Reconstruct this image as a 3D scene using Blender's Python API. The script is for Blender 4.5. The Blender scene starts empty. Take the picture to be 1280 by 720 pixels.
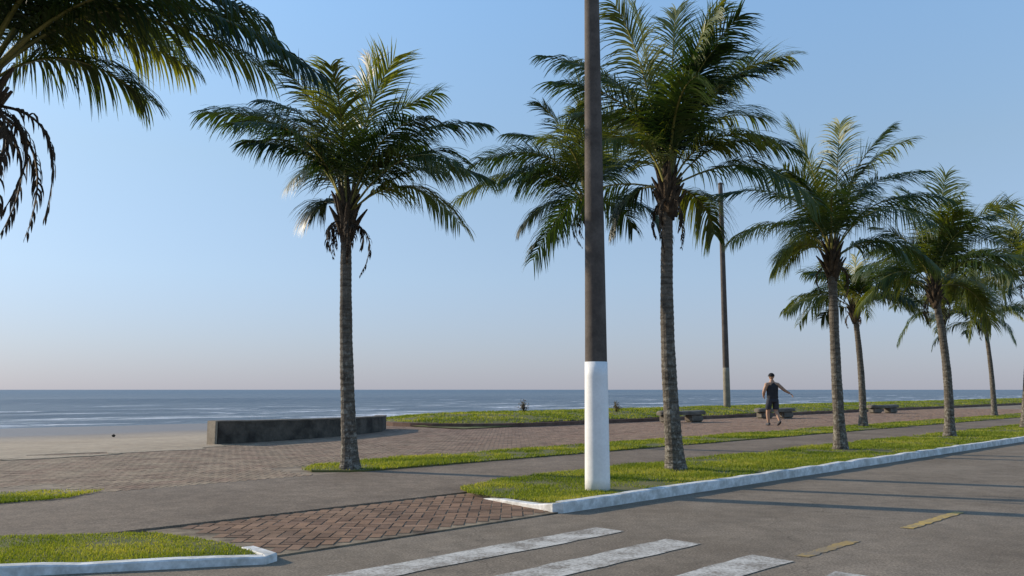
import bpy, bmesh, math, random
import numpy as np
from mathutils import Vector, Matrix
R=math.radians
C=bpy.context.scene.collection
rng=np.random.default_rng(7); random.seed(7)
F_PX=1050.0; H=1.25; PITCH=math.atan(127/1050)
Q=math.sqrt(.5)
# ---------------------------------------------------------------- helpers
def W(s,t,z=0.0): return (Q*(s+t),Q*(s-t),z)          # road coordinates -> world
def P(u,v,Y=None,z=None):                             # where a sight line meets a depth or a height
    x=(u-640)/F_PX; y=(360-v)/F_PX
    d=Vector((x,math.cos(PITCH)-y*math.sin(PITCH),math.sin(PITCH)+y*math.cos(PITCH)))
    k=Y/d.y if Y is not None else (z-H)/d.z
    return Vector((0,0,H))+d*k
def link(name,me,m=None,parent=None,smooth=False):
    o=bpy.data.objects.new(name,me); C.objects.link(o)
    if m is not None:
        for q in (m if isinstance(m,(list,tuple)) else [m]): me.materials.append(q)
    if parent is not None: o.parent=parent
    if smooth: me.polygons.foreach_set('use_smooth',[True]*len(me.polygons))
    return o
def np_mesh(name,V,F,tint=None,midx=None,flat=False):
    V=np.asarray(V,dtype=np.float32).reshape(-1,3); me=bpy.data.meshes.new(name)
    Fs=[np.asarray(f,dtype=np.int32) for f in (F if isinstance(F,list) else [F])]
    me.vertices.add(len(V)); me.vertices.foreach_set('co',V.ravel())
    nl=sum(f.size for f in Fs); nf=sum(len(f) for f in Fs)
    me.loops.add(nl); me.polygons.add(nf)
    me.loops.foreach_set('vertex_index',np.concatenate([f.ravel() for f in Fs]))
    tot=np.concatenate([np.full(len(f),f.shape[1]) for f in Fs]).astype(np.int32)
    st=np.concatenate([[0],np.cumsum(tot)[:-1]]).astype(np.int32)
    me.polygons.foreach_set('loop_start',st); me.polygons.foreach_set('loop_total',tot)
    if midx is not None: me.polygons.foreach_set('material_index',np.asarray(midx,dtype=np.int32))
    if tint is not None:
        a=me.attributes.new('tint','FLOAT','POINT'); a.data.foreach_set('value',np.asarray(tint,dtype=np.float32))
    me.update(calc_edges=True); me.validate()
    if flat: me.shade_flat()
    return me
def empty(name,loc,label,cat,group=None,rz=0):
    o=bpy.data.objects.new(name,None); C.objects.link(o); o.location=loc; o.rotation_euler=(0,0,rz); o.empty_display_size=.2
    o['label']=label; o['category']=cat
    if group: o['group']=group
    return o
def struct(o,kind='structure',label=None,cat=None):
    o['kind']=kind
    if label: o['label']=label
    if cat: o['category']=cat
    return o
def snoise(x,y,sc=1.0,seed=0):
    r=np.random.default_rng(seed); v=0
    for k in range(7):
        a=r.uniform(0,6.28); f=sc*r.uniform(.5,2.2); v=v+np.sin((x*math.cos(a)+y*math.sin(a))*f+r.uniform(0,6.28))
    return v/7
# ---------------------------------------------------------------- materials
def mk(name):
    m=bpy.data.materials.new(name); m.use_nodes=True; nt=m.node_tree; b=nt.nodes['Principled BSDF']
    return m,nt,b
def nd(nt,t,**k):
    n=nt.nodes.new(t)
    for a,v in k.items():
        if a in n.inputs.keys(): n.inputs[a].default_value=v
        else: setattr(n,a,v)
    return n
def ramp(nt,src,stops):
    r=nt.nodes.new('ShaderNodeValToRGB'); e=r.color_ramp.elements
    while len(e)<len(stops): e.new(.5)
    for q,(p,c) in zip(e,stops): q.position=p; q.color=(c if isinstance(c,tuple) else (c,c,c))+(1,)
    nt.links.new(src,r.inputs[0]); return r.outputs[0]
def mixc(nt,f,a,b,mode='MIX'):
    n=nt.nodes.new('ShaderNodeMix'); n.data_type='RGBA'; n.blend_type=mode
    for i,v in ((0,f),(6,a),(7,b)):
        if isinstance(v,(float,int)): n.inputs[i].default_value=v
        elif isinstance(v,tuple): n.inputs[i].default_value=v+(1,)
        else: nt.links.new(v,n.inputs[i])
    return n.outputs[2]
def pos(nt):
    return nt.nodes.new('ShaderNodeNewGeometry').outputs['Position']
def objc(nt): return nt.nodes.new('ShaderNodeTexCoord').outputs['Object']
def noise(nt,vec,scale,detail=4,rough=.55,dist=0):
    n=nd(nt,'ShaderNodeTexNoise'); n.inputs['Scale'].default_value=scale; n.inputs['Detail'].default_value=detail
    n.inputs['Roughness'].default_value=rough; n.inputs['Distortion'].default_value=dist
    nt.links.new(vec,n.inputs['Vector']); return n.outputs[0]
def bump(nt,b,h,strength=.3,dist=.01):
    n=nd(nt,'ShaderNodeBump'); n.inputs['Strength'].default_value=strength; n.inputs['Distance'].default_value=dist
    nt.links.new(h,n.inputs['Height']); nt.links.new(n.outputs[0],b.inputs['Normal'])
def attr(nt,name='tint'):
    n=nt.nodes.new('ShaderNodeAttribute'); n.attribute_name=name; return n.outputs['Fac']
def dotp(nt,vec,v):
    n=nd(nt,'ShaderNodeVectorMath',operation='DOT_PRODUCT'); nt.links.new(vec,n.inputs[0]); n.inputs[1].default_value=v; return n.outputs['Value']
def mrange(nt,src,a,b,c=0,d=1):
    n=nd(nt,'ShaderNodeMapRange'); n.clamp=True
    for i,v in zip((1,2,3,4),(a,b,c,d)): n.inputs[i].default_value=v
    nt.links.new(src,n.inputs[0]); return n.outputs[0]
def generic(name,c1,c2,scale=3,rough=.8,fine=60,bs=.3,bd=.005,spec=.3,local=False,fa=.55):
    m,nt,b=mk(name); p=objc(nt) if local else pos(nt)
    c=ramp(nt,noise(nt,p,scale,5,.6),[(.35,c1),(.65,c2)])
    f=noise(nt,p,fine,3,.6); c=mixc(nt,fa,c,ramp(nt,f,[(.3,.55),(.7,1.0)]),'MULTIPLY')
    nt.links.new(c,b.inputs['Base Color']); b.inputs['Roughness'].default_value=rough; b.inputs['Specular IOR Level'].default_value=spec
    bump(nt,b,f,bs,bd); return m
def asphalt(name,c1,c2,crack=.6):
    m,nt,b=mk(name); p=pos(nt)
    c=ramp(nt,noise(nt,p,.55,6,.6,.3),[(.32,c1),(.68,c2)])
    sv=nd(nt,'ShaderNodeCombineXYZ'); nt.links.new(dotp(nt,p,(Q,Q,0)),sv.inputs[0]); nt.links.new(dotp(nt,p,(Q,-Q,0)),sv.inputs[1])
    mp=nd(nt,'ShaderNodeMapping'); mp.inputs['Scale'].default_value=(.10,1.5,1); nt.links.new(sv.outputs[0],mp.inputs[0])
    c=mixc(nt,.35,c,ramp(nt,noise(nt,mp.outputs[0],1.0,5,.6),[(.35,.72),(.62,1.05)]),'MULTIPLY')
    c=mixc(nt,.75,c,ramp(nt,noise(nt,p,4.2,8,.78),[(.35,.68),(.6,1.12)]),'MULTIPLY')
    f=noise(nt,p,55,5,.8); c=mixc(nt,1.0,c,ramp(nt,f,[(.34,.42),(.5,.95),(.66,1.55)]),'MULTIPLY')
    vv=nd(nt,'ShaderNodeVectorMath',operation='ADD'); sc=nd(nt,'ShaderNodeVectorMath',operation='SCALE')
    cn=nd(nt,'ShaderNodeTexNoise',Scale=1.4,Detail=5.0); nt.links.new(p,cn.inputs['Vector']); nt.links.new(cn.outputs['Color'],sc.inputs[0]); sc.inputs['Scale'].default_value=.9
    nt.links.new(p,vv.inputs[0]); nt.links.new(sc.outputs[0],vv.inputs[1])
    vo=nd(nt,'ShaderNodeTexVoronoi',feature='DISTANCE_TO_EDGE',Scale=.30); nt.links.new(vv.outputs[0],vo.inputs['Vector'])
    k=ramp(nt,vo.outputs[0],[(0,1-crack),(.004,1.0)])
    c=mixc(nt,1.0,c,k,'MULTIPLY')
    nt.links.new(c,b.inputs['Base Color']); b.inputs['Roughness'].default_value=.85; b.inputs['Specular IOR Level'].default_value=.2
    bump(nt,b,f,.5,.005); return m
M={}
M['asphalt']=asphalt('asphalt',(.195,.150,.104),(.265,.210,.152),.30)
M['path']=asphalt('worn_path',(.165,.120,.082),(.250,.190,.135),.22)
def brickmat(name,cols,wash,sandy=None,wamt=.8):
    m,nt,b=mk(name); p=pos(nt); a=attr(nt)
    c=ramp(nt,a,[(i/(len(cols)-1),q) for i,q in enumerate(cols)])
    c=mixc(nt,ramp(nt,noise(nt,p,.9,6,.65),[(.40,0.0),(.66,wamt)]),c,wash)
    if sandy:
        sd_=dotp(nt,p,(Q,Q,0)); k=mrange(nt,sd_,17,6,0,.85); kk=nd(nt,'ShaderNodeMath',operation='MULTIPLY'); nt.links.new(k,kk.inputs[0]); nt.links.new(ramp(nt,noise(nt,p,1.6,5,.7),[(.38,.15),(.58,.95)]),kk.inputs[1]); c=mixc(nt,kk.outputs[0],c,sandy)
    c=mixc(nt,.75,c,ramp(nt,noise(nt,p,2.2,6,.7),[(.35,.62),(.6,1.12)]),'MULTIPLY')
    f=noise(nt,p,70,4,.7); c=mixc(nt,.7,c,ramp(nt,f,[(.3,.55),(.65,1.15)]),'MULTIPLY')
    nt.links.new(c,b.inputs['Base Color']); b.inputs['Roughness'].default_value=.9; b.inputs['Specular IOR Level'].default_value=.15
    bump(nt,b,f,.3,.002); return m
M['brick_drive']=brickmat('driveway_brick',[(.22,.128,.078),(.30,.175,.105),(.17,.10,.065),(.34,.205,.13)],(.27,.18,.115),None,.45)
M['brick_plaza']=brickmat('plaza_brick',[(.25,.155,.10),(.32,.20,.135),(.20,.125,.085),(.37,.24,.165)],(.31,.215,.145),(.37,.28,.185))
M['mortar']=generic('sandy_joint',(.07,.047,.03),(.34,.26,.17),3.4,.95,90)
M['mortar_far']=generic('sandy_joint_plaza',(.12,.085,.058),(.37,.285,.195),1.6,.95,40)
M['kerbpaint']=generic('worn_white_paint',(.52,.50,.45),(.86,.84,.80),7,.7,25,.4,.006)
M['soil']=generic('turf_soil',(.095,.105,.027),(.17,.15,.055),2.5,.95,50)
M['wallface']=generic('stained_shaded_stone',(.045,.037,.029),(.14,.115,.088),2.6,.9,14,.8,.03)  # stained stone, colour also darkened for the shade on this face
M['coping']=generic('weathered_coping',(.12,.10,.078),(.22,.185,.145),3,.9,30,.5,.01)
M['endface']=generic('sunlit_pale_end',(.26,.215,.16),(.38,.32,.24),4,.9,30,.5,.01)  # same wall, paler colour stands in for sunlight on its end
M['concrete']=generic('bench_concrete',(.12,.10,.078),(.22,.19,.15),4,.9,40,.5,.01)
M['bedkerb']=generic('brick_edging',(.12,.07,.05),(.2,.125,.09),3,.9,25,.5,.01)
M['polebrown']=generic('weathered_brown_concrete',(.075,.059,.048),(.13,.105,.087),4,.85,35,.5,.006,local=True)
M['polewhite']=generic('pole_white_paint',(.78,.76,.73),(.87,.85,.82),3,.55,30,.12,.001,local=True,fa=.2)
M['fibre']=generic('palm_fibre',(.03,.02,.013),(.10,.068,.04),9,.95,60,.8,.01,local=True)
M['dead']=generic('dead_frond',(.03,.021,.014),(.075,.052,.032),6,.9,40,.4,.004,local=True)
M['skin']=generic('skin',(.44,.26,.17),(.52,.31,.20),6,.6,40,.1,.001,local=True)
M['tank']=generic('charcoal_cloth',(.028,.028,.032),(.045,.045,.05),8,.9,60,.3,.003,local=True)
M['shorts']=generic('dark_blue_grey_cloth',(.035,.038,.048),(.055,.06,.075),8,.9,60,.3,.003,local=True)
M['cap']=generic('black_cap_cloth',(.012,.012,.014),(.022,.022,.025),8,.9,60,.3,.003,local=True)
M['shoe']=generic('dark_shoe',(.03,.03,.035),(.08,.08,.085),10,.6,50,.2,.002,local=True)
M['weed']=generic('dark_seaweed',(.02,.018,.012),(.05,.04,.025),10,.8,40,.5,.01)
def paint(name,col,wear,base=(.20,.165,.125)):
    m,nt,b=mk(name); p=pos(nt); f=noise(nt,p,38,5,.75); g=noise(nt,p,3.5,5,.6)
    mm=nd(nt,'ShaderNodeMath',operation='ADD'); nt.links.new(f,mm.inputs[0]); nt.links.new(g,mm.inputs[1])
    k=mrange(nt,mm.outputs[0],wear-.16,wear+.14); c=mixc(nt,k,col,base)
    c=mixc(nt,.5,c,ramp(nt,noise(nt,p,95,3,.7),[(.3,.6),(.6,1.0)]),'MULTIPLY')
    nt.links.new(c,b.inputs['Base Color']); b.inputs['Roughness'].default_value=.8; bump(nt,b,f,.3,.003); return m
M['zebra']=paint('zebra_paint',(.60,.56,.49),1.03)
M['yellow']=paint('yellow_paint',(.55,.36,.08),1.05)
M['yellow_faint']=paint('faint_yellow_paint',(.40,.26,.07),.98)
# sand with a wet edge
m,nt,b=mk('sand'); p=pos(nt); t_=dotp(nt,p,(Q,-Q,0))
c=ramp(nt,noise(nt,p,.25,6,.6),[(.35,(.36,.27,.175)),(.65,(.46,.355,.24))])
f=noise(nt,p,4,8,.75); c=mixc(nt,.85,c,ramp(nt,f,[(.32,.62),(.6,1.0)]),'MULTIPLY')
wn=nd(nt,'ShaderNodeMath',operation='MULTIPLY_ADD'); nt.links.new(noise(nt,p,.12,3),wn.inputs[0]); wn.inputs[1].default_value=7; nt.links.new(t_,wn.inputs[2])
wet=mrange(nt,wn.outputs[0],-22,-31); c=mixc(nt,wet,c,(.21,.165,.125)); nt.links.new(c,b.inputs['Base Color'])
nt.links.new(mrange(nt,wet,0,1,.95,.5),b.inputs['Roughness']); bump(nt,b,f,.7,.05); M['sand']=m
# sea
m,nt,b=mk('sea_water'); p=pos(nt)
m2=nd(nt,'ShaderNodeMapping'); m2.inputs['Scale'].default_value=(.75,.07,1)
sv=nd(nt,'ShaderNodeCombineXYZ'); s_=dotp(nt,p,(Q,Q,0)); t_=dotp(nt,p,(Q,-Q,0)); nt.links.new(t_,sv.inputs[0]); nt.links.new(s_,sv.inputs[1]); nt.links.new(sv.outputs[0],m2.inputs[0])
n1=noise(nt,m2.outputs[0],1.0,8,.68,.3)
thr=nd(nt,'ShaderNodeMath',operation='SUBTRACT'); nt.links.new(n1,thr.inputs[0]); nt.links.new(mrange(nt,t_,-50,-140,.0,.13),thr.inputs[1])
foam=mrange(nt,thr.outputs[0],.525,.575)
foam2=nd(nt,'ShaderNodeMath',operation='MULTIPLY'); nt.links.new(foam,foam2.inputs[0]); nt.links.new(ramp(nt,noise(nt,p,1.2,4,.7),[(.3,.25),(.6,1.0)]),foam2.inputs[1])
m3=nd(nt,'ShaderNodeMapping'); m3.inputs['Scale'].default_value=(.16,.014,1); nt.links.new(sv.outputs[0],m3.inputs[0])
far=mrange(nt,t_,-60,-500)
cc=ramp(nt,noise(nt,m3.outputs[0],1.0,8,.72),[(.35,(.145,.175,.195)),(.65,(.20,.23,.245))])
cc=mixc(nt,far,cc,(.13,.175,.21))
c=mixc(nt,foam2.outputs[0],cc,(.76,.75,.74)); nt.links.new(c,b.inputs['Base Color'])
b.inputs['Roughness'].default_value=.55; b.inputs['Specular IOR Level'].default_value=.22
m4=nd(nt,'ShaderNodeMapping'); m4.inputs['Scale'].default_value=(1.2,.3,1); nt.links.new(sv.outputs[0],m4.inputs[0])
bump(nt,b,noise(nt,m4.outputs[0],1.0,8,.7),1.0,.4); M['sea']=m
# foliage
def leafmat(name,dark,mid,light,trans=.35,rough=.38,spec=.5,use_tint=False,tc=(1.65,1.6,.42)):
    m,nt,b=mk(name); p=pos(nt)
    if use_tint: src=attr(nt)
    else:
        oi=nt.nodes.new('ShaderNodeObjectInfo'); a=nd(nt,'ShaderNodeMath',operation='MULTIPLY_ADD')
        nt.links.new(noise(nt,p,2.5,3),a.inputs[0]); a.inputs[1].default_value=.7
        h=nd(nt,'ShaderNodeMath',operation='MULTIPLY_ADD'); nt.links.new(oi.outputs['Random'],h.inputs[0]); h.inputs[1].default_value=.75; h.inputs[2].default_value=-.20
        nt.links.new(h.outputs[0],a.inputs[2]); src=a.outputs[0]
    c=ramp(nt,src,[(.15,dark),(.5,mid),(.92,light)])
    nt.links.new(c,b.inputs['Base Color']); b.inputs['Roughness'].default_value=rough; b.inputs['Specular IOR Level'].default_value=spec
    tr=nd(nt,'ShaderNodeBsdfTranslucent'); nt.links.new(mixc(nt,1.0,c,tc,'MULTIPLY'),tr.inputs[0])
    mx=nd(nt,'ShaderNodeMixShader'); mx.inputs[0].default_value=trans
    nt.links.new(b.outputs[0],mx.inputs[1]); nt.links.new(tr.outputs[0],mx.inputs[2]); nt.links.new(mx.outputs[0],nt.nodes['Material Output'].inputs[0]); return m
M['frond']=leafmat('palm_frond',(.011,.026,.008),(.040,.068,.015),(.165,.175,.036),.35,.42,.38)
M['rachis']=generic('frond_rib',(.15,.15,.035),(.26,.23,.065),5,.5,40,.1,.002,local=True)
M['grass']=leafmat('grass_blades',(.09,.135,.018),(.20,.245,.032),(.37,.35,.09),.4,.6,.15,True,(1.7,1.55,.5))
M['shrubleaf']=leafmat('reddish_leaves',(.07,.045,.025),(.12,.085,.035),(.15,.13,.05),.3)
# palm trunk
m,nt,b=mk('palm_trunk'); p=objc(nt); sx=nd(nt,'ShaderNodeSeparateXYZ'); nt.links.new(p,sx.inputs[0])
st=nd(nt,'ShaderNodeMapping'); st.inputs['Scale'].default_value=(3,3,24); nt.links.new(p,st.inputs[0])
c=ramp(nt,noise(nt,st.outputs[0],1.0,5,.65),[(.3,(.055,.045,.035)),(.6,(.145,.122,.095)),(.75,(.21,.18,.145))])
lich=nd(nt,'ShaderNodeMath',operation='MULTIPLY'); nt.links.new(ramp(nt,noise(nt,p,11,6,.75),[(.50,0.0),(.62,1.0)]),lich.inputs[0]); nt.links.new(mrange(nt,sx.outputs[2],.2,3.4,.75,.12),lich.inputs[1])
c=mixc(nt,lich.outputs[0],c,(.38,.35,.29)); f=noise(nt,p,45,4,.7); c=mixc(nt,.7,c,ramp(nt,f,[(.3,.45),(.65,1.1)]),'MULTIPLY')
nt.links.new(c,b.inputs['Base Color']); b.inputs['Roughness'].default_value=.92; b.inputs['Specular IOR Level'].default_value=.2; bump(nt,b,f,.8,.010); M['trunk']=m

# ---------------------------------------------------------------- ground, sea
def grid(name,S,T,zf):
    S=np.array(S,float); T=np.array(T,float); SS,TT=np.meshgrid(S,T,indexing='ij'); Z=zf(SS,TT)
    V=np.stack([Q*(SS+TT),Q*(SS-TT),Z],-1).reshape(-1,3); n,k=len(S),len(T)
    i=np.arange(n-1)[:,None]*k+np.arange(k-1)[None]; F=np.stack([i,i+1,i+k+1,i+k],-1).reshape(-1,4)
    return np_mesh(name,V,F)
def ground_z(s,t):
    z=np.interp(t,[-6000,-200,-70,-46,-30,-21,-18,6000],[-4,-3,-1.5,-.62,-.30,-.10,-.03,-.03])
    return z+np.where((t<-20)&(t>-60),.05*snoise(s,t,.35,3),0)
Sg=[-7000,-1500,-400,-120]+list(np.arange(-60,200,2.0))+[300,900,3000,7000]
Tg=[-7000,-1000,-200,-100]+list(np.arange(-70,-17,1.5))+[-18,0,50,500,7000]
o=link('ground',grid('ground',Sg,Tg,ground_z),M['sand'],smooth=True); struct(o)
def sea_z(s,t):
    ph=t+2.5*snoise(s,t*.2,.05,11)+1.2*snoise(s,t,.13,12)
    a=np.where((t<-41)&(t>-170)&(s>-250)&(s<400),1,0)
    cr=np.maximum(0,np.sin(ph*2*math.pi/13.0))**5*.30*(.55+.6*snoise(s,t,.05,14))
    return -.62+a*(cr+.05*snoise(s,t,.8,13))
Ss=[-9000,-3000,-800]+list(np.arange(-240,390,2.4))+[800,3000,9000]
Ts=[-12000,-5000,-2000,-900,-400,-250]+list(np.arange(-168,-42,.7))
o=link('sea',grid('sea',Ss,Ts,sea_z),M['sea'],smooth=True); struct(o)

def slab(name,pts,z0,z1,m,structure=True):
    bm=bmesh.new(); lo=[bm.verts.new(W(s,t,z0)) for s,t in pts]; hi=[bm.verts.new(W(s,t,z1)) for s,t in pts]; n=len(pts)
    bm.faces.new(hi)
    for i in range(n): bm.faces.new((lo[i],lo[(i+1)%n],hi[(i+1)%n],hi[i]))
    bmesh.ops.recalc_face_normals(bm,faces=bm.faces); bmesh.ops.triangulate(bm,faces=[f for f in bm.faces if len(f.verts)>4])
    me=bpy.data.meshes.new(name); bm.to_mesh(me); bm.free()
    o=link(name,me,m)
    if structure: struct(o)
    return o
slab('road',[(-60,-10),(-6,-9.95),(-2,-8.9),(1.0,-7.2),(3.45,-5.85),(400,-5.85),(400,7),(-60,7)],-.02,0,M['asphalt'])
slab('footpath',[(-60,-10.7),(300,-10.7),(300,-7.7),(-60,-7.7)],-.02,.028,M['path'])
slab('plaza_base',[(-60,-17.9),(8.6,-17.9),(9.5,-19.4),(13,-21.5),(19,-24.5),(26,-24.5),(80,-22),(120,-20.2),(120,-10.65),(-60,-10.65)],-.02,.020,M['mortar_far'])
slab('driveway_base',[(3.1,-7.75),(7.0,-7.75),(7.0,-5.86),(3.1,-5.86)],-.02,.012,M['mortar'])
def herring(name,w,inside,x0,x1,y0,y1,z,m,gap=.008,hgt=.010,seed=1):
    r=np.random.default_rng(seed)
    ix=np.arange(int(x0/w)-2,int(x1/w)+3); iy=np.arange(int(y0/w)-2,int(y1/w)+3)
    X,Y=np.meshgrid(ix,iy); X=X.ravel();Y=Y.ravel(); k=(X-Y)%4
    rec=[]
    a=k==0; rec.append(np.stack([X[a]*w,Y[a]*w,(X[a]+2)*w,(Y[a]+1)*w],-1))
    a=k==3; rec.append(np.stack([X[a]*w,Y[a]*w,(X[a]+1)*w,(Y[a]+2)*w],-1))
    q=np.concatenate(rec); cx=(q[:,0]+q[:,2])/2; cy=(q[:,1]+q[:,3])/2
    s=Q*(cx+cy); t=Q*(cx-cy)
    q=q[inside(s,t)]; n=len(q); g=gap/2; zt=z+hgt+r.normal(0,.0008,n); b=.0025
    j=r.normal(0,.0015,(n,4)); x0_,y0_,x1_,y1_=(q[:,0]+g+j[:,0],q[:,1]+g+j[:,1],q[:,2]-g+j[:,2],q[:,3]-g+j[:,3]); zb=np.full(n,z-.002)
    tx=r.normal(0,.0006,n); ty=r.normal(0,.0006,n)   # each paver has settled at its own slight tilt
    V=np.stack([np.stack([x0_,y0_,zb],-1),np.stack([x1_,y0_,zb],-1),np.stack([x1_,y1_,zb],-1),np.stack([x0_,y1_,zb],-1),
                np.stack([x0_+b,y0_+b,zt-tx-ty],-1),np.stack([x1_-b,y0_+b,zt+tx-ty],-1),np.stack([x1_-b,y1_-b,zt+tx+ty],-1),np.stack([x0_+b,y1_-b,zt-tx+ty],-1)],1).reshape(-1,3)
    f=np.array([[4,5,6,7],[0,1,5,4],[1,2,6,5],[2,3,7,6],[3,0,4,7]]); F=(np.arange(n)[:,None,None]*8+f[None]).reshape(-1,4)
    return struct(link(name,np_mesh(name,V,F,np.repeat(r.random(n),8),flat=True),m))
herring('driveway_paving',.11,lambda s,t:(s>3.42)&(s<6.9)&(t>-7.65)&(t<-6.0),-4,2,5,12,.012,M['brick_drive'],.011,.005)
def inplaza(s,t):
    back=np.interp(s,[-60,8.6,9.5,13,19,26,60],[-17.8,-17.8,-19.2,-21.2,-24,-24,-22])
    strip=(t>-12.15)&((s<3.7)|(s>6.7))
    return (s>-14)&(s<60)&(t<-10.75)&(t>back)&(~strip)
herring('plaza_paving',.10,inplaza,-22,38,2,60,.020,M['brick_plaza'],.009,.004,2)
def patch(cs,ct,rs,rt,seed):
    r=np.random.default_rng(seed); n=40; a=np.linspace(0,2*math.pi,n,endpoint=False); k=1+.18*np.sin(a*3+r.uniform(0,6))+.12*np.sin(a*7+r.uniform(0,6))+.06*r.normal(0,1,n)
    return [(cs+rs*k[i]*math.cos(a[i]),ct+rt*k[i]*math.sin(a[i])) for i in range(n)]
for i,(cs,ct,rs,rt) in enumerate(((2.5,-17.9,3.5,.9),(7.2,-17.8,1.7,.7),(-3,-17.8,3,1.1),(5.2,-16.9,.9,.25),(1,-16.8,1.1,.25))):
    struct(slab('sand_drift',patch(cs,ct,rs,rt,i),.0,.030+.002*i,M['sand']))

# ---------------------------------------------------------------- kerbs
def kerb(name,path,w,m):
    """path: (s,t,height)"""
    pts=[(Vector(W(s,t,0)),h) for s,t,h in path]
    out=[]
    for (a,ha),(b_,hb) in zip(pts[:-1],pts[1:]):
        L=(b_-a).length; n=max(1,int(L/.25)); out+= [(a.lerp(b_,i/n),ha+(hb-ha)*i/n) for i in range(n)]
    out.append(pts[-1]); V=[];F=[]
    rr=random.Random(3)
    for i,(pv,h) in enumerate(out):
        d=(out[min(i+1,len(out)-1)][0]-out[max(i-1,0)][0]).normalized(); nrm=Vector((-d.y,d.x,0))
        prof=[(0,-.05),(0,h-.010),(.010,h),(w-.010,h),(w,h-.010),(w,-.05)]
        jz=.004*math.sin(i*1.7)+.003*math.sin(i*.61)+rr.uniform(-.003,.003); jn=.004*math.sin(i*2.3)
        notch=.008 if i%4==0 else 0
        for (a,z) in prof: q=pv+nrm*(a+jn); V.append((q.x,q.y,z+(jz-notch if z>0 else 0)))
    k=6
    for i in range(len(out)-1):
        for j in range(k-1): a=i*k+j; F.append((a,a+1,a+k+1,a+k))
    me=bpy.data.meshes.new(name); F2=F+[tuple(range(k)),tuple(range((len(out)-1)*k,len(out)*k))]
    me.from_pydata(V,[],F2); bm=bmesh.new(); bm.from_mesh(me); bmesh.ops.recalc_face_normals(bm,faces=bm.faces); bm.to_mesh(me); bm.free()
    return struct(link(name,me,m))
kerb('kerb',[(6.68,-7.15,.03),(6.52,-6.2,.06),(6.48,-5.90,.10),(6.56,-5.83,.11),(7.0,-5.82,.115),(200,-5.82,.115)],.12,M['kerbpaint'])
kerb('kerb',[(-6,-10.6,.065),(-2,-8.72,.065),(2.10,-6.30,.065),(3.16,-5.67,.065),(3.28,-5.72,.06),(3.36,-6.2,.035)],.11,M['kerbpaint'])

# ---------------------------------------------------------------- verges and grass
def verge(name,pts,z): return slab(name,pts,-.02,z,M['soil'])
verge('grass_verge',[(6.66,-6.2),(6.72,-5.95),(300,-5.95),(300,-8.3),(8.3,-8.25),(7.0,-7.9),(6.78,-7.1)],.060)
LI=[(-6,-10.7),(-2,-8.83),(2.07,-6.42),(3.05,-5.85),(3.2,-5.87),(3.25,-6.5),(3.05,-7.35),(2.0,-8.15),(.5,-9.0),(-2,-10.2),(-6,-11.2)]
verge('grass_verge',LI,.042)
verge('grass_verge',[(6.95,-11.2),(7.5,-10.65),(300,-10.6),(300,-12.3),(9,-12.2),(7.2,-11.9)],.050)
verge('grass_verge',[(-1.5,-10.5),(3.1,-10.5),(3.5,-10.9),(3.1,-11.4),(-60,-11.7),(-60,-11.5)],.042)
def blades(name,s0,s1,t0,t1,inside,zf,label,k=10000,mx=18000,mn=30,hh=.022,thin=.85):
    Vs=[];Ts_=[]
    ss=s0
    while ss<s1:
        d=max(4.5,Q*(ss-(t0+t1)/2)); st=max(.5,d*.08); se=min(s1,ss+st)
        dens=min(mx,max(mn,k*36/d**2)); n=int(dens*(se-ss)*(t1-t0))
        s=rng.uniform(ss,se,n); t=rng.uniform(t0,t1,n); edge=.07*snoise(s,t,4,21)+.04*snoise(s,t,14,24)
        ok=inside(s,t+edge); s=s[ok];t=t[ok]; n=len(s)
        if n:
            patch=snoise(s,t,1.6,22)+.7*snoise(s,t,6,23)
            keep=rng.random(n)<(thin+1.4*patch); s=s[keep];t=t[keep];patch=patch[keep]; n=len(s)
            x=Q*(s+t);y=Q*(s-t);z=zf(s,t); w=.0042*(d/6)**.9; h=hh*(.6+.8*rng.random(n))*(1+.6*patch)*(1 if d<12 else 1.35)
            a=rng.uniform(0,6.283,n); ln=rng.uniform(.1,1.3,n)*h; b=rng.uniform(0,6.283,n)
            wx=np.cos(a)*w;wy=np.sin(a)*w
            V=np.stack([np.stack([x-wx,y-wy,z-.005],-1),np.stack([x+wx,y+wy,z-.005],-1),np.stack([x+np.cos(b)*ln,y+np.sin(b)*ln,z+h],-1)],1)
            Vs.append(V.reshape(-1,3)); Ts_.append(np.repeat(np.clip(.46+.50*snoise(s,t,2.3,27)+.3*snoise(s,t,9,28)+rng.normal(0,.16,n),0,1),3))
        ss=se
    V=np.concatenate(Vs); F=np.arange(len(V)).reshape(-1,3)
    o=link(name,np_mesh(name,V,F,np.concatenate(Ts_)),M['grass']); struct(o,'stuff',label,'grass')
zc=lambda c:(lambda s,t: np.full(len(s),c))
def inpoly(poly):
    def f(s,t):
        c=np.zeros(len(s),bool); n=len(poly)
        for i in range(n):
            (x1,y1),(x2,y2)=poly[i],poly[(i+1)%n]
            if y1==y2: continue
            c^=((y1>t)!=(y2>t))&(s<(x2-x1)*(t-y1)/(y2-y1)+x1)
        return c
    return f
blades('grass',6.5,70,-8.4,-5.94,lambda s,t:(t>np.interp(s,[6.6,7.0,8.3,300],[-7.3,-7.95,-8.3,-8.35]))&(t<-5.97)&(s>6.70),zc(.060),'short green grass on the verge beside the long white kerb',hh=.025)
blades('grass',-1.5,3.4,-10.2,-5.85,inpoly(LI),zc(.042),'short green grass in the near left corner verge',hh=.016)
blades('grass',6.9,70,-12.4,-10.5,lambda s,t:(t<np.interp(s,[6.95,7.5,9],[-11.2,-10.65,-10.6]))&(t>np.interp(s,[6.95,7.4,9],[-11.4,-11.95,-12.25])),zc(.05),'short grass of the middle verge between path and brick plaza')
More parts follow.
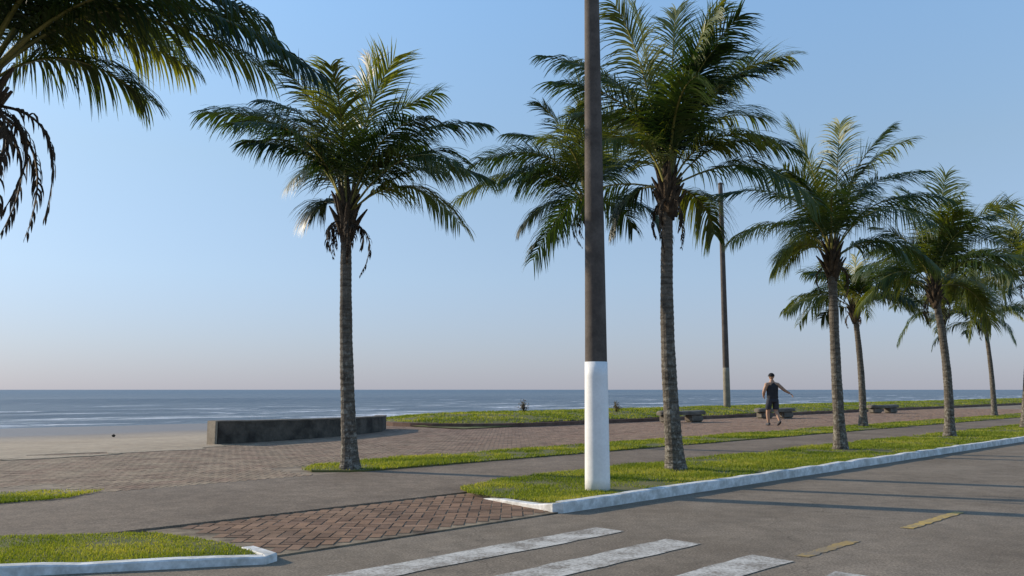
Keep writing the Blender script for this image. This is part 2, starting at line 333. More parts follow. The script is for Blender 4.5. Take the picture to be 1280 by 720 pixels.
blades('grass',-3,4.2,-11.9,-10.2,inpoly([(-3,-10.4),(3.3,-10.4),(3.9,-10.9),(3.2,-11.5),(-3,-11.7)]),zc(.042),'short grass strip at the left edge beyond the path',hh=.018,thin=.6)
# raised bed
bc0,bc1,bt,br=21.2,95.0,-23.2,3.7
def bed_pts(r,n=14):
    p=[(bc0-r*math.sin(a),bt+r*math.cos(a)) for a in [math.pi*i/n for i in range(n+1)]]
    q=[(bc1+r*math.sin(a),bt-r*math.cos(a)) for a in [math.pi*i/n for i in range(n+1)]]
    return p+q
def beddist(s,t): return np.sqrt(np.maximum(0,np.maximum(bc0-s,s-bc1))**2+(t-bt)**2)
def bed_z(s,t): return .16+.22*(1-np.clip(beddist(s,t)/3.5,0,1)**2)+.03*snoise(s,t,1.2,31)
struct(slab('planting_bed_edge',bed_pts(br),-.3,.15,M['bedkerb']))
o=link('planting_bed',grid('planting_bed',np.arange(17.6,98.9,.5),np.arange(-26.75,-19.6,.35),lambda s,t:np.where(beddist(s,t)<3.52,bed_z(s,t),.05)),M['soil'],smooth=True); struct(o)
blades('grass',17.6,98,-26.8,-19.6,lambda s,t:beddist(s,t)<3.55,bed_z,'grass on the raised bed in front of the sea',k=7000,hh=.035)

# ---------------------------------------------------------------- road paint
def stripe(s0,s1,t0,t1,z=.005,seed=0):
    r=random.Random(seed); n=24; up=[];lo=[]
    for i in range(n+1):
        s=s0+(s1-s0)*i/n; up.append(W(s+r.uniform(-.02,.02),t1+r.uniform(-.014,.014),z)); lo.append(W(s+r.uniform(-.02,.02),t0+r.uniform(-.014,.014),z))
    return up,lo
def painting(name,strips,m,z=.005):
    V=[];F=[]
    for q,a in enumerate(strips):
        up,lo=stripe(*a,z=z,seed=q); b0=len(V); V+=up+lo; n=len(up)
        F+=[(b0+i,b0+n+i,b0+n+i+1,b0+i+1) for i in range(n-1)]
    me=bpy.data.meshes.new(name); me.from_pydata(V,[],F); return struct(link(name,me,m))
painting('zebra_crossing',[(1.2,6.10,-5.02,-4.70),(1.2,6.05,-4.22,-3.89),(1.2,5.95,-3.37,-3.03),(1.2,5.82,-2.66,-2.36),(1.2,5.8,-1.85,-1.5)],M['zebra'])
painting('centre_line',[(8.05+3.4*i,9.5+3.4*i,-3.05,-2.95) for i in (0,3,4,5,6,7,8)],M['yellow'],.005)
painting('worn_centre_dash',[(6.15,7.1,-3.12,-3.02)],M['yellow_faint'],.004)

# ---------------------------------------------------------------- palms
def unit(v): return v/np.maximum(1e-9,np.linalg.norm(v,axis=-1,keepdims=True))
def frond(tip,start,n=60,Lm=.55,lift=35,roll=0,seed=0,width=.015,droop=.33,curl=0,keep=.97,rr=.022,seg=4):
    r=np.random.default_rng(seed); tip=np.array(tip,float); L=np.linalg.norm(tip); az=math.atan2(tip[1],tip[0]); e=math.asin(max(-1,min(1,tip[2]/L)))
    e1=min(e+R(lift),R(84)); P1=np.array([math.cos(az)*math.cos(e1),math.sin(az)*math.cos(e1),math.sin(e1)])*L*.66
    st=np.array(start,float)
    def bz(u): u=np.asarray(u)[...,None]; return st+2*u*(1-u)*P1+u*u*tip
    def dbz(u): u=np.asarray(u)[...,None]; return unit(2*(1-u)*P1+2*u*(tip-P1)+1e-6)
    hs=np.array([-math.sin(az),math.cos(az),0])
    F=[];mi=[]
    U=np.linspace(0,1,13); c=bz(U); T=dbz(U); S=unit(hs-T*(T@hs)[:,None]); N=np.cross(T,S)
    rad=rr*(1-U)**.8+.004; V=[]
    for k,(a,b) in enumerate(((1,-.3),(-1,-.3),(0,.7))): V.append(c+S*(a*rad)[:,None]+N*(b*rad)[:,None])
    V=np.stack(V,1).reshape(-1,3); f=[]
    for i in range(12):
        for k in range(3): f.append((i*3+k,i*3+(k+1)%3,i*3+3+(k+1)%3,i*3+3+k))
    F.append(np.array(f)); mi+= [1]*len(f); base=len(V); VV=[V]
    for sd in (-1,1):
        u=np.linspace(.18,.99,n)+r.normal(0,.003,n); u=np.clip(u,.1,1)
        kk=keep-.35*(np.sin(u*r.uniform(9,16)+r.uniform(0,6))>.78); u=u[r.random(n)<kk]; k=len(u)
        p=bz(u); T=dbz(u); S=unit(hs-T*(T@hs)[:,None]); N=np.cross(T,S)
        wob=.20*np.sin(u*r.uniform(14,26)+r.uniform(0,6)); rl=roll+wob+r.normal(0,.09,k)+curl*u; S2=S*np.cos(rl)[:,None]+N*np.sin(rl)[:,None]; N2=-S*np.sin(rl)[:,None]+N*np.cos(rl)[:,None]
        fa=R(26)+R(34)*u**1.3+.12*np.sin(u*r.uniform(12,22)+r.uniform(0,6))+r.normal(0,.06,k)
        d=unit(sd*S2*np.cos(fa)[:,None]+T*np.sin(fa)[:,None]+N2*(.20-.2*u)[:,None]+r.normal(0,.035,(k,3)))
        ll=Lm*np.interp(u,[0,.16,.3,.6,.85,1],[.45,.85,1,.98,.75,.45])*r.uniform(.76,1.10,k); wv=T
        dr=droop*r.uniform(.7,1.3,k)*4/seg
        wp=np.interp(np.linspace(0,1,seg+1),[0,.25,.5,.75,1],[.65,1,.85,.5,.05]); q=p.copy(); rows=[]
        for g in range(seg+1):
            wdir=unit(wv-d*np.sum(wv*d,-1,keepdims=True)); ww=(width*wp[g])
            rows.append(q-wdir*ww); rows.append(q+wdir*ww)
            q=q+d*(ll/seg)[:,None]; d=unit(d+np.array([0,0,-1])*dr[:,None]+r.normal(0,.02,(k,3)))
        A=np.stack(rows,1); VV.append(A.reshape(-1,3)); m_=2*(seg+1)
        ff=np.array([[2*g,2*g+1,2*g+3,2*g+2] for g in range(seg)]); FF=(base+np.arange(k)[:,None,None]*m_+ff[None]).reshape(-1,4); F.append(FF); mi+=[0]*len(FF); base+=k*m_
    return np_mesh('frond',np.concatenate(VV),np.concatenate(F),midx=mi)
def tube(path,rad,ns=14,ringamp=0,cap=True,rough=0,seed=0):
    r=np.random.default_rng(seed); path=np.asarray(path,float); n=len(path); V=[]
    T=unit(np.gradient(path,axis=0)); ref=np.array([1.,0,0]) if abs(T[0][0])<.9 else np.array([0,1.,0])
    a=np.linspace(0,2*math.pi,ns,endpoint=False)
    for i in range(n):
        S=unit(ref-T[i]*(T[i]@ref)); N=np.cross(T[i],S); rd=rad[i]*(1+rough*r.normal(0,1,ns))
        V.append(path[i]+np.outer(np.cos(a)*rd,S)+np.outer(np.sin(a)*rd,N))
    V=np.concatenate(V); F=[]
    for i in range(n-1):
        for k in range(ns): F.append((i*ns+k,i*ns+(k+1)%ns,(i+1)*ns+(k+1)%ns,(i+1)*ns+k))
    Fl=[np.array(F)]
    if cap: Fl+= [np.array([list(range(ns))[::-1]]),np.array([list(range((n-1)*ns,n*ns))])]
    return V,Fl
def palm(base,crown,tips,label,scale=1.0,r0=.120,r1=.08,n=56,fill=10,seed=0,dead=4,Lm=.80,bow=.05,flare=1.55,fillL=2.3,lowfill=3,deadL=.75,dr=1.0):
    r=random.Random(seed); base=Vector(base); cr=Vector(crown)-base
    root=empty('coconut_palm',base,label,'palm tree','coconut palms along the seafront')
    K=int(cr.length/.022); tt=np.linspace(0,1,K); bx=bow*np.sin(tt*math.pi)
    path=np.stack([cr.x*tt**1.15+bx,cr.y*tt,cr.z*tt-.05*(1-tt)],-1)
    rad=r1+(r0-r1)*(1-tt)**1.1; rad=rad*(1+(flare-1)*np.exp(-tt*cr.length/.22)); rad=rad*(1+.045*(np.arange(K)%4==0)+.02*(np.arange(K)%4==1))
    rad*=1+.02*np.sin(tt*31+seed)
    V,F=tube(path,rad,16,rough=.010,seed=seed); link('trunk',np_mesh('trunk',V,F,flat=True),M['trunk'],root)
    c0=np.array(path[-1])
    Vs=[];Fs=[];b0=0
    for i in range(22):
        az=i*2.399+r.uniform(-.2,.2); lv=i/22; z0=-.38+.5*lv; out=.5-.25*lv; L=(.34+.2*r.random())*scale
        d0=np.array([math.cos(az),math.sin(az),0]); p0=c0+d0*r1*.75+np.array([0,0,z0]); pth=[p0+d0*out*L*u**1.4+np.array([0,0,L*u*.9]) for u in (0,.35,.7,1.0)]
        v,f=tube(pth,[.065*scale,.055*scale,.032*scale,.012],6,rough=.12,seed=seed+i); f=[q+b0 for q in f]; Vs.append(v); Fs.append(f[0]); b0+=len(v)
    v,f=tube([c0+np.array([0,0,z]) for z in (-.45,-.25,0,.25,.5,.75)],[r1*1.0,r1*1.35,r1*1.5,r1*1.1,r1*.5,.01],10,rough=.08,seed=seed); Vs.append(v); Fs.append(f[0]+b0)
    crn=link('crown',np_mesh('crown',np.concatenate(Vs),np.concatenate(Fs),flat=True),M['fibre'],root)
    T=[]
    for a in tips:
        dx,dz=a[0],a[1]; dy=a[2] if len(a)>2 else r.uniform(-.45,.45)*math.hypot(dx,dz); T.append((dx,dy,dz))
    for i in range(fill):
        az=R(90 if i%2 else -90)+r.uniform(-1.0,1.0); e=R(r.uniform(0,62)); L=fillL*r.uniform(.85,1.1)
        T.append((L*math.cos(az)*math.cos(e),L*math.sin(az)*math.cos(e),L*math.sin(e)))
    for i in range(lowfill):
        az=i*2*math.pi/max(1,lowfill)+r.uniform(-.5,.5); e=R(r.uniform(-32,-8)); L=fillL*r.uniform(.8,1.0)
        T.append((L*math.cos(az)*math.cos(e),L*math.sin(az)*math.cos(e),L*math.sin(e)))
    for i,tp in enumerate(T):
        az=math.atan2(tp[1],tp[0]); st=c0+np.array([math.cos(az)*.06,math.sin(az)*.06,.0+.12*r.random()])
        el=math.degrees(math.atan2(tp[2],math.hypot(tp[0],tp[1]))); dm=np.interp(el,[-20,30,70],[1.25,1.0,.65])*dr
        me=frond(tp,st,n,Lm*r.uniform(.9,1.12),r.uniform(34,56),r.uniform(-.5,.5),seed*100+i,droop=r.uniform(.28,.54)*dm,curl=r.uniform(-.9,.9),width=.0112*scale*max(1,84/n),seg=4 if n>60 else 3)
        link('frond',me,[M['frond'],M['rachis']],crn)
    for i in range(dead):
        az=i*2*math.pi/dead+r.uniform(-.6,.6)+.4; e=R(r.uniform(-86,-60)); L=r.uniform(.55,1.15)*scale*deadL
        tp=(L*math.cos(az)*math.cos(e),L*math.sin(az)*math.cos(e),L*math.sin(e)); st=c0+np.array([math.cos(az)*.08,math.sin(az)*.08,-.12])
        me=frond(tp,st,24,.20*deadL,62,r.uniform(-.8,.8),seed*100+50+i,droop=1.1,keep=.7,width=.011,rr=.018)
        link('dead_frond',me,[M['dead'],M['dead']],root)
    return root
def pp(u,v,Y,cu,cv,tipspx,label,sh=.92,at=None,**k):
    b=P(u,v,z=.05) if at is None else Vector(W(*at)); c=P(cu,cv,Y=b.y); m=b.y/F_PX
    tips=[((a[0]-cu)*m*sh,(cv-a[1])*m*sh)+tuple(a[2:]) for a in tipspx]
    palm((b.x,b.y,.045),c,tips,label,**k)
pp(0,0,0,-30,112,[(400,92,.3),(355,62,-.4),(318,14,.6),(285,-60,.2),(290,42,.9),(240,58,-1.0),(180,-120,0),(190,38,-1.3),(150,5,1.3),(110,70,1.0),(90,-170,.4),(60,-190),(20,-60,-1.7),(110,-60,1.7),(-150,-170),(-330,-90),(-400,20),(-330,120),(-120,150,-1.3),(-200,0,1.6)],'palm cut off by the upper left corner, long frond arching to the right',sh=1.0,at=(.6,-8.35),seed=1,n=108,Lm=.62,r0=.13,r1=.09,fill=0,dead=14,lowfill=0,bow=-.12,scale=.84,deadL=1.1)
pp(438,586,0,433,268,[(236,128,.3),(258,150,-.7),(300,95,.5),(345,72,-.5),(385,62,.5),(455,42,.1),(500,60,-.5),(552,92,.3),(618,155,-.2),(628,212,.4),(592,232,-.8),(380,262,.5),(330,200,-1.0),(530,150,1.)],'palm with leaning grey trunk standing left of the white based pole',seed=2,n=88,fill=7,dead=8,lowfill=1,bow=-.04,dr=.9)
pp(845,588,0,835,240,[(668,42,.3),(682,108,-.5),(705,30,.7),(765,-15,-.4),(805,-35,.3),(860,-38,.5),(905,2,-.4),(958,28,.4),(1008,50,0),(985,120,.7),(1002,192,-.3),(945,200,-1),(905,300,.5),(770,280,.6),(735,200,-1),(880,80,-1.2)],'tallest palm on the kerb side verge just right of the white based pole',seed=3,n=92,fill=8,dead=6,fillL=2.5,lowfill=2,bow=-.07,r0=.13)
pp(748,558,0,735,258,[(560,252,.3),(585,225,-.8),(630,160,.3),(650,280,.8),(672,125,-.4),(720,100),(765,140),(800,200),(795,285,.5),(690,310,-1),(610,205,1.2),(595,190,.5)],'palm standing directly behind the white based pole, trunk hidden by it',sh=.97,seed=4,n=80,fill=7,dead=7,lowfill=1,bow=0,dr=.85)
pp(1051,562,0,1040,325,[(885,240,.3),(905,310,-.3),(935,195,.6),(985,158,-.5),(1012,145,.4),(1062,138,.2),(1105,160,-.6),(1158,156,.3),(1178,205,.2),(1165,260,-.8),(1150,320,.4),(1000,315,1.2),(960,345,-.3)],'palm on the kerb side verge just right of the walking person',sh=.95,seed=5,n=80,fill=8,dead=4,lowfill=1,bow=-.02,dr=.85,r0=.115)
pp(1079,533,0,1068,388,[(980,392,.3),(1000,345),(1030,325),(1075,318),(1120,335),(1152,392),(1145,360),(1040,395,1)],'small far palm behind the walking person, trunk between two nearer palms',seed=6,n=50,fill=9,dead=2,bow=.06)
pp(1187,546,0,1168,364,[(1085,318),(1105,282),(1135,240),(1165,222),(1195,212,.2),(1228,230),(1262,255),(1290,292),(1282,335),(1095,360),(1245,375,.5),(1130,350,1)],'left leaning palm on the kerb side verge, second from the right edge',sh=.98,seed=7,n=70,fill=10,dead=4,bow=.1,dr=.85,lowfill=2,Lm=.86)
pp(1186,524,0,1178,395,[(1110,385),(1135,350),(1180,330),(1220,350),(1235,395),(1250,370)],'palm half hidden right behind the left leaning palm',seed=8,n=48,fill=10,dead=2,fillL=2.7)
pp(1243,520,0,1231,405,[(1165,400),(1180,368),(1205,350),(1235,338),(1275,360),(1295,402),(1200,420)],'most distant slim palm, its thin trunk left of the right edge',sh=1.0,seed=9,n=48,fill=12,dead=2,bow=.06,fillL=2.8)
pp(1281,535,0,1288,348,[(1205,350),(1215,315),(1230,280),(1255,255),(1290,240),(1320,240),(1350,280),(1210,385,.4),(1235,405,-.6),(1360,340),(1225,340,1)],'palm at the right edge, only the left half of its crown in the photo',sh=.98,seed=10,n=62,fill=13,dead=3,Lm=.88)

# ---------------------------------------------------------------- poles
def pole(u,v,zb,label,rb,rt,h,white,whitemat='polewhite'):
    b=P(u,v,z=zb); root=empty('tall_pole',(b.x,b.y,zb),label,'pole','tall poles by the path')
    hs=np.linspace(-.05,h,40); V,F=tube([(0,0,z) for z in hs],[rb+(rt-rb)*max(0,z)/h for z in hs],28); link('shaft',np_mesh('shaft',V,F),M['polebrown'],root,smooth=True)
    hs=np.linspace(-.04,white,10); V,F=tube([(0,0,z) for z in hs],[rb+(rt-rb)*max(0,z)/h+.004 for z in hs],28); V=np.array(V)
    link('painted_base',np_mesh('painted_base',V,F),M[whitemat],root,smooth=True)
    hs=np.array([h-.02,h+.05,h+.09]); V,F=tube([(0,0,z) for z in hs],[rt+.012,rt+.012,rt*.4],20); link('cap',np_mesh('cap',V,F),M['polebrown'],root)
pole(747,612,.065,'thick brown pole with white painted base on the kerb side verge',.148,.05,11.0,1.52)
M['polegrey']=generic('pale_worn_paint',(.19,.165,.12),(.30,.26,.19),3,.8,30,.3,.004,local=True)
pole(909,510,.34,'distant thin brown pole standing on the raised grass bed',.17,.11,11.4,2.0,whitemat='polegrey')

# ---------------------------------------------------------------- low wall
pw=[P(u,v,z=0) for u,v in ((272,557),(330,553.5),(395,549),(450,544),(478,540.5))]
pw+=[P(483,537,z=0)]
wl=empty('low_wall',pw[0],'low dark stone wall with pale sunlit end, at the edge of the sand','wall'); wp=[Vector(q) for q in pw]
def wallmesh(name,w,z0,z1,off,m,zr=0):
    V=[];F=[];out=[]
    for a,b in zip(wp[:-1],wp[1:]): out+=[a.lerp(b,i/6) for i in range(6)]
    out.append(wp[-1])
    for i,pv in enumerate(out):
        d=(out[min(i+1,len(out)-1)]-out[max(i-1,0)]).normalized(); nrm=Vector((-d.y,d.x,0)); 
        if i==0: pv=pv-d*off
        drop=-.10*i/len(out)
        for a,z in ((-off,z0),(-off,z1),(w+off,z1),(w+off,z0)):
            q=pv+nrm*(a+.008*math.sin(i*1.3))-wl.location; V.append((q.x,q.y,z+(drop if z>0 else 0)+(zr*(math.sin(i*.9)+math.sin(i*2.3)) if z==z1 else 0)))
    for i in range(len(out)-1):
        for j in range(4): a=i*4+j; b=i*4+(j+1)%4; F.append((a,b,b+4,a+4))
    F+=[(3,2,1,0),tuple(range(len(V)-4,len(V)))]
    me=bpy.data.meshes.new(name); me.from_pydata(V,[],F); bm=bmesh.new(); bm.from_mesh(me); bmesh.ops.recalc_face_normals(bm,faces=bm.faces); bm.to_mesh(me); bm.free(); return link(name,me,m,wl)
wallmesh('wall_face',.32,-.2,.515,0,M['wallface'])
wallmesh('coping',.32,.518,.552,.012,M['coping'],.002)
bm=bmesh.new(); bmesh.ops.create_cube(bm,size=1)
d=(wp[1]-wp[0]).normalized(); nrm=Vector((-d.y,d.x,0)); ce=nrm*.16-d*.045
bmesh.ops.scale(bm,vec=(.06,.325,.74),verts=bm.verts); bmesh.ops.bevel(bm,geom=bm.edges[:],offset=.01,segments=2,affect='EDGES')
bmesh.ops.rotate(bm,matrix=Matrix.Rotation(math.atan2(d.y,d.x),3,'Z'),verts=bm.verts); bmesh.ops.translate(bm,vec=(ce.x,ce.y,.18),verts=bm.verts)
me=bpy.data.meshes.new('wall_end'); bm.to_mesh(me); bm.free(); link('wall_end',me,M['endface'],wl)

# ---------------------------------------------------------------- benches
def boxm(name,sx,sy,sz,cx,cy,cz,m,parent,bev=.03):
    bm=bmesh.new(); bmesh.ops.create_cube(bm,size=1); bmesh.ops.scale(bm,vec=(sx,sy,sz),verts=bm.verts); bmesh.ops.bevel(bm,geom=bm.edges[:],offset=bev,segments=3,affect='EDGES')
    bmesh.ops.translate(bm,vec=(cx,cy,cz),verts=bm.verts); me=bpy.data.meshes.new(name); bm.to_mesh(me); bm.free(); return link(name,me,m,parent,smooth=False)
def bench_root(loc,label,rz): return empty('concrete_bench',loc,label,'bench','concrete benches along the plaza',rz)
def slabtop(L,parent):
    bm=bmesh.new(); pr=[(0,-.05),(.0,.04),(.03,.08),(.12,.10),(.25,.105),(.38,.10),(.47,.08),(.5,.04),(.5,-.05)]; rings=[]
    n=28
    for i in range(n+1):
        x=-L/2*math.cos(math.pi*i/n); q=(L/2-abs(x))/.25; e=1.0 if q>=1 else .35+.65*math.sqrt(max(0,1-(1-q)**2)); zz=-.07*(1-e); sag=-.03*math.cos(x/L*math.pi)+.02
        rings.append([bm.verts.new((x,(y-.25)*e,z*(.55+.45*e)+.34+sag+zz)) for y,z in pr])
    for a,b in zip(rings[:-1],rings[1:]):
        for k in range(len(pr)): bm.faces.new((a[k],a[(k+1)%len(pr)],b[(k+1)%len(pr)],b[k]))
    bm.faces.new(rings[0]); bm.faces.new(rings[-1][::-1]); bmesh.ops.recalc_face_normals(bm,faces=bm.faces)
    me=bpy.data.meshes.new('seat'); bm.to_mesh(me); bm.free(); return link('seat',me,M['concrete'],parent)
for i,(u,v,lab) in enumerate(((852,528,'concrete bench nearest the camera, left of the walking person'),(969,523,'concrete bench directly behind the walking person'),(1104,516.5,'farthest concrete bench, between palm trunks right of the person'))):
    b=P(u,v,z=.02)
    rt=bench_root((b.x,b.y,.02),lab,R(28))
    if i==0:
        ch=[slabtop(2.15,rt)]+[boxm('leg',.66,.42,.33,x,0,.155,M['concrete'],rt,.07) for x in (-.60,.60)]
    else:
        for c in ch: q=c.copy(); C.objects.link(q); q.parent=rt

# ---------------------------------------------------------------- small plants on the bed
def shrub(u,v,Y,h,label,seed):
    b=P(u,v,Y=Y); s=Q*(b.x+b.y); t=Q*(b.x-b.y); z=float(bed_z(np.array([s]),np.array([t]))[0]); r=np.random.default_rng(seed)
    root=empty('small_shrub',(b.x,b.y,z),label,'shrub','small shrubs on the raised bed'); Vs=[];Fs=[];n0=0; L=[]
    for i in range(16):
        a=r.uniform(0,6.28); o=np.array([math.cos(a),math.sin(a),0])*r.uniform(.02,.26); hh_=h*r.uniform(.45,1)*(1-abs(o[0])); pth=[o*u_+np.array([0,0,hh_*u_]) for u_ in (0,.35,.7,1)]
        v_,f=tube(pth,[.008,.006,.005,.002],5); Vs.append(v_);Fs.append(f[0]+n0); n0+=len(v_)
        for q in range(22): L.append(pth[3]*r.uniform(.35,1.05)+r.normal(0,.03,3))
    link('stems',np_mesh('stems',np.concatenate(Vs),np.concatenate(Fs)),M['dead'],root)
    L=np.array(L); n=len(L); a=unit(r.normal(0,1,(n,3))+[0,0,.6]); b2=unit(np.cross(a,r.normal(0,1,(n,3)))); ln=r.uniform(.03,.07,(n,1))
    V=np.stack([L,L+a*ln*.5+b2*ln*.25,L+a*ln,L+a*ln*.5-b2*ln*.25],1); link('foliage',np_mesh('foliage',V.reshape(-1,3),np.arange(4*n).reshape(-1,4)),M['shrubleaf'],root)
shrub(655,516,33,.50,'small reddish shrub on the raised grass bed, the left one of two',1)
shrub(770,516,35,.42,'small reddish shrub on the raised bed just right of the white based pole',2)
b=P(142,546,z=-.25); bm=bmesh.new(); bmesh.ops.create_icosphere(bm,subdivisions=3,radius=.045)
for v in bm.verts: n_=1+.35*math.sin(v.co.x*90+1)*math.cos(v.co.y*87)+.2*math.sin(v.co.z*140); v.co=Vector((v.co.x*1.1*n_,v.co.y*n_,v.co.z*.9*n_+.04))
me=bpy.data.meshes.new('seaweed_clump'); bm.to_mesh(me); bm.free(); o=link('seaweed_clump',me,M['weed']); o.location=b; o['label']='small dark clump lying on the open sand at far left'; o['category']='seaweed'

# ---------------------------------------------------------------- walking person
def skin_mesh(chains):
    V=[];E=[];Rd=[];roots=[]
    for vs,es in chains:
        b0=len(V); roots.append(b0)
        for v in vs: V.append(v[:3]); Rd.append((v[3],v[4] if len(v)>4 else v[3]))
        E+=[(a+b0,b+b0) for a,b in es]
    me=bpy.data.meshes.new('sk'); me.from_pydata(V,E,[]); o=bpy.data.objects.new('sk',me); C.objects.link(o)
    md=o.modifiers.new('s','SKIN'); md.use_smooth_shade=True; sv=me.skin_vertices[0].data
    for i,q in enumerate(Rd): sv[i].radius=q; sv[i].use_root=(i in roots)
    o.modifiers.new('u','SUBSURF').levels=2
    dg=bpy.context.evaluated_depsgraph_get(); dg.update(); out=bpy.data.meshes.new_from_object(o.evaluated_get(dg)); bpy.data.objects.remove(o); return out
def union(name,meshes,voxel,m,parent,extra=None,smooth_it=4):
    bm=bmesh.new()
    for q in meshes: bm.from_mesh(q)
    if extra: extra(bm)
    me=bpy.data.meshes.new(name); bm.to_mesh(me); bm.free(); o=bpy.data.objects.new('tmp',me); C.objects.link(o)
    r=o.modifiers.new('r','REMESH'); r.mode='VOXEL'; r.voxel_size=voxel; s=o.modifiers.new('s','SMOOTH'); s.iterations=smooth_it; s.factor=.5
    dg=bpy.context.evaluated_depsgraph_get(); dg.update(); out=bpy.data.meshes.new_from_object(o.evaluated_get(dg)); bpy.data.objects.remove(o)
    out.materials.clear(); out.name=name; return link(name,out,m,parent,smooth=True)
def ell(bm,c,r,sub=3,rot=None):
    q=bmesh.ops.create_icosphere(bm,subdivisions=sub,radius=1)['verts']; bmesh.ops.scale(bm,vec=r,verts=q)
    if rot: bmesh.ops.rotate(bm,matrix=rot,verts=q)
    bmesh.ops.translate(bm,vec=c,verts=q)
def hand(wr,d,back,side,L=.185):
    wr=Vector(wr); d=Vector(d).normalized(); back=(Vector(back)-d*Vector(back).dot(d)).normalized(); lat=d.cross(back)*side
    ch=[]; ch.append(([(*wr,.026,.02),(*(wr+d*.045),.034,.018),(*(wr+d*.085),.036,.015)],[(0,1),(1,2)]))
    for k,(o,l) in enumerate(((-.030,.068),(-.010,.080),(.010,.074),(.029,.058))):
        p0=wr+d*.075+lat*o; p1=p0+d*l*.45-back*.006; p2=p1+d*l*.33-back*.016; p3=p2+d*l*.25-back*.02
        ch.append(([(*p0,.0095),(*p1,.009),(*p2,.0085),(*p3,.007)],[(0,1),(1,2),(2,3)]))
    p0=wr+d*.03-lat*.022; p1=p0+d*.03-lat*.026-back*.008; p2=p1+d*.034-lat*.010-back*.008
    ch.append(([(*p0,.012),(*p1,.011),(*p2,.008)],[(0,1),(1,2)])); return ch
pr=P(967,532,z=.03); person=empty('person',(pr.x,pr.y,.024),'person in cap, charcoal tank top and dark shorts walking across the brick plaza','person',rz=R(14)); person.scale=(1.12,1.06,1.0)
body=[(0,0,.95,.14,.11),(0,.005,1.10,.14,.11),(0,.0,1.30,.17,.115),(0,0,1.42,.10,.075),(0,.012,1.51,.062),(0,.02,1.60,.060),
 (-.185,-.005,1.405,.072),(-.275,.03,1.14,.053),(-.19,.20,1.00,.035),
 (.185,-.005,1.405,.072),(.34,-.14,1.20,.053),(.53,-.14,1.09,.035),
 (-.095,0,.88,.10),(-.11,.11,.50,.064),(-.115,.12,.38,.066),(-.11,.10,.09,.040),
 (.095,0,.88,.10),(.11,.03,.49,.064),(.11,-.06,.38,.066),(.11,-.20,.15,.040)]
be=[(0,1),(1,2),(2,3),(3,4),(4,5),(3,6),(6,7),(7,8),(3,9),(9,10),(10,11),(0,12),(12,13),(13,14),(14,15),(0,16),(16,17),(17,18),(18,19)]
chains=[(body,be)]+hand((-.19,.20,1.00),(.3,.6,-.4),(-1,.3,0),1)+hand((.53,-.14,1.09),(.7,0,-.6),(.3,-.2,1),-1)
sk=skin_mesh(chains)
def head(bm):
    ell(bm,(0,.025,1.675),(.076,.095,.105)); ell(bm,(0,.045,1.615),(.055,.07,.055)); ell(bm,(0,.122,1.655),(.013,.02,.022),2)
    for sx in (-1,1): ell(bm,(sx*.079,.02,1.66),(.010,.018,.030),2); ell(bm,(sx*.185,-.005,1.40),(.074,.072,.068),2)
    ell(bm,(0,.108,1.615),(.026,.010,.007),2)
union('body',[sk],.0075,M['skin'],person,head,3)
def loftm(rings,ns=20):
    bm=bmesh.new(); R_=[]
    for (c,rx,ry) in rings: R_.append([bm.verts.new((c[0]+rx*math.cos(a),c[1]+ry*math.sin(a),c[2])) for a in [2*math.pi*i/ns for i in range(ns)]])
    for a,b in zip(R_[:-1],R_[1:]):
        for k in range(ns): bm.faces.new((a[k],a[(k+1)%ns],b[(k+1)%ns],b[k]))
    bm.faces.new(R_[0][::-1]); bm.faces.new(R_[-1]); me=bpy.data.meshes.new('l'); bm.to_mesh(me); bm.free(); return me
tank=loftm([((0,0,.925),.186,.142),((0,0,1.0),.182,.14),((0,.0,1.12),.180,.140),((0,0,1.25),.195,.142),((0,0,1.34),.192,.134),((0,0,1.40),.145,.114),((0,0,1.445),.108,.092),((0,.0,1.475),.078,.072)])
union('tank_top',[tank],.012,M['tank'],person)
sh=[loftm([((0,0,.80),.15,.125),((0,0,.86),.178,.134),((0,0,.95),.172,.130),((0,0,.985),.165,.125)]),
    loftm([((-.112,.095,.55),.093,.100),((-.108,.06,.68),.096,.108),((-.092,.01,.90),.092,.115)]),
    loftm([((.112,.028,.55),.093,.100),((.108,.016,.68),.096,.108),((.092,0,.90),.092,.115)])]
union('shorts',sh,.010,M['shorts'],person,None,2)
def cap(bm):
    q=bmesh.ops.create_icosphere(bm,subdivisions=3,radius=1)['verts']; bmesh.ops.scale(bm,vec=(.093,.112,.105),verts=q); bmesh.ops.translate(bm,vec=(0,.022,1.695),verts=q)
    bmesh.ops.bisect_plane(bm,geom=bm.verts[:]+bm.edges[:]+bm.faces[:],plane_co=(0,0,1.67),plane_no=(0,0,-1),clear_outer=True)
    bmesh.ops.holes_fill(bm,edges=bm.edges[:]); ell(bm,(0,.135,1.690),(.066,.066,.012),2)
union('cap',[],.008,M['cap'],person,cap,2)
for (x,y,z,tilt) in ((-.11,.145,.042,0),(.11,-.145,.085,-35)):
    rot=Matrix.Rotation(R(tilt),3,'X')
    def shoe(bm): ell(bm,(x,y,z),(.048,.13,.038),3,rot); ell(bm,Vector((x,y,z))+rot@Vector((0,-.06,.025)),(.042,.06,.05),3,rot)
    union('shoe',[],.009,M['shoe'],person,shoe,2)

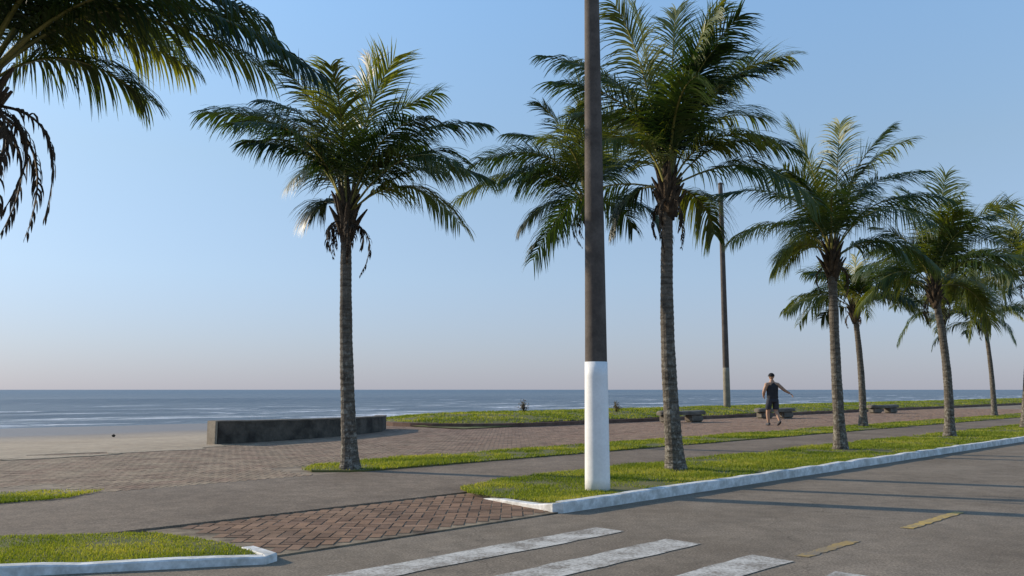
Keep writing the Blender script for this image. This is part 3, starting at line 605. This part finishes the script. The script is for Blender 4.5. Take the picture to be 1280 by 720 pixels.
# ---------------------------------------------------------------- light, sky, camera
sd=Vector((-.93,.37,0)).normalized(); EL=R(21); sun_dir=Vector((sd.x*math.cos(EL),sd.y*math.cos(EL),math.sin(EL)))
ld=bpy.data.lights.new('sun','SUN'); ld.energy=5.0; ld.angle=R(.5); ld.color=(1,.87,.69); lo=bpy.data.objects.new('sun',ld); C.objects.link(lo); lo.rotation_euler=sun_dir.to_track_quat('Z','Y').to_euler()
w=bpy.data.worlds.new('World'); bpy.context.scene.world=w; w.use_nodes=True; nt=w.node_tree; bg=nt.nodes['Background']
sky=nt.nodes.new('ShaderNodeTexSky'); sky.sky_type='NISHITA'; sky.sun_disc=False; sky.sun_elevation=EL; sky.sun_rotation=math.atan2(sd.x,sd.y); sky.air_density=1.0; sky.dust_density=.5; sky.ozone_density=2.0
tc=nt.nodes.new('ShaderNodeTexCoord'); sx=nt.nodes.new('ShaderNodeSeparateXYZ'); nt.links.new(tc.outputs['Generated'],sx.inputs[0])
rp=ramp(nt,sx.outputs[2],[(0,(.25,.31,.53)),(.05,(.31,.36,.51)),(.13,(.41,.455,.53)),(.26,(.54,.57,.56)),(.45,(.68,.78,.79)),(.8,(.62,.78,.86))])
az=mrange(nt,dotp(nt,tc.outputs['Generated'],(sd.x,sd.y,0)),-.5,.9,1.22,.92)
sc3=nd(nt,'ShaderNodeMath',operation='MULTIPLY'); nt.links.new(az,sc3.inputs[0]); sc3.inputs[1].default_value=2.15
sc2=nd(nt,'ShaderNodeVectorMath',operation='SCALE'); nt.links.new(sc3.outputs[0],sc2.inputs['Scale']); nt.links.new(rp,sc2.inputs[0])
skc=mixc(nt,1.0,sky.outputs[0],sc2.outputs[0],'MULTIPLY')
# sea haze: grey lavender, thickest at the horizon
hz=ramp(nt,sx.outputs[2],[(0,.66),(.05,.50),(.13,.32),(.3,.15),(.6,.0)])
hc=nt.nodes.new('ShaderNodeRGB'); hc.outputs[0].default_value=(.455,.45,.52,1)
hs_=nd(nt,'ShaderNodeVectorMath',operation='SCALE'); nt.links.new(hc.outputs[0],hs_.inputs[0]); hs_.inputs['Scale'].default_value=1/.14
nt.links.new(mixc(nt,hz,skc,hs_.outputs[0]),bg.inputs[0]); bg.inputs[1].default_value=.14
cd=bpy.data.cameras.new('camera'); cd.sensor_width=36; cd.lens=36*F_PX/1280; cd.clip_end=40000; co=bpy.data.objects.new('camera',cd); C.objects.link(co)
co.location=(0,0,H); co.rotation_euler=(R(90)+PITCH,0,0); bpy.context.scene.camera=co
sc=bpy.context.scene; sc.view_settings.view_transform='Standard'; sc.view_settings.look='None'; sc.view_settings.exposure=0
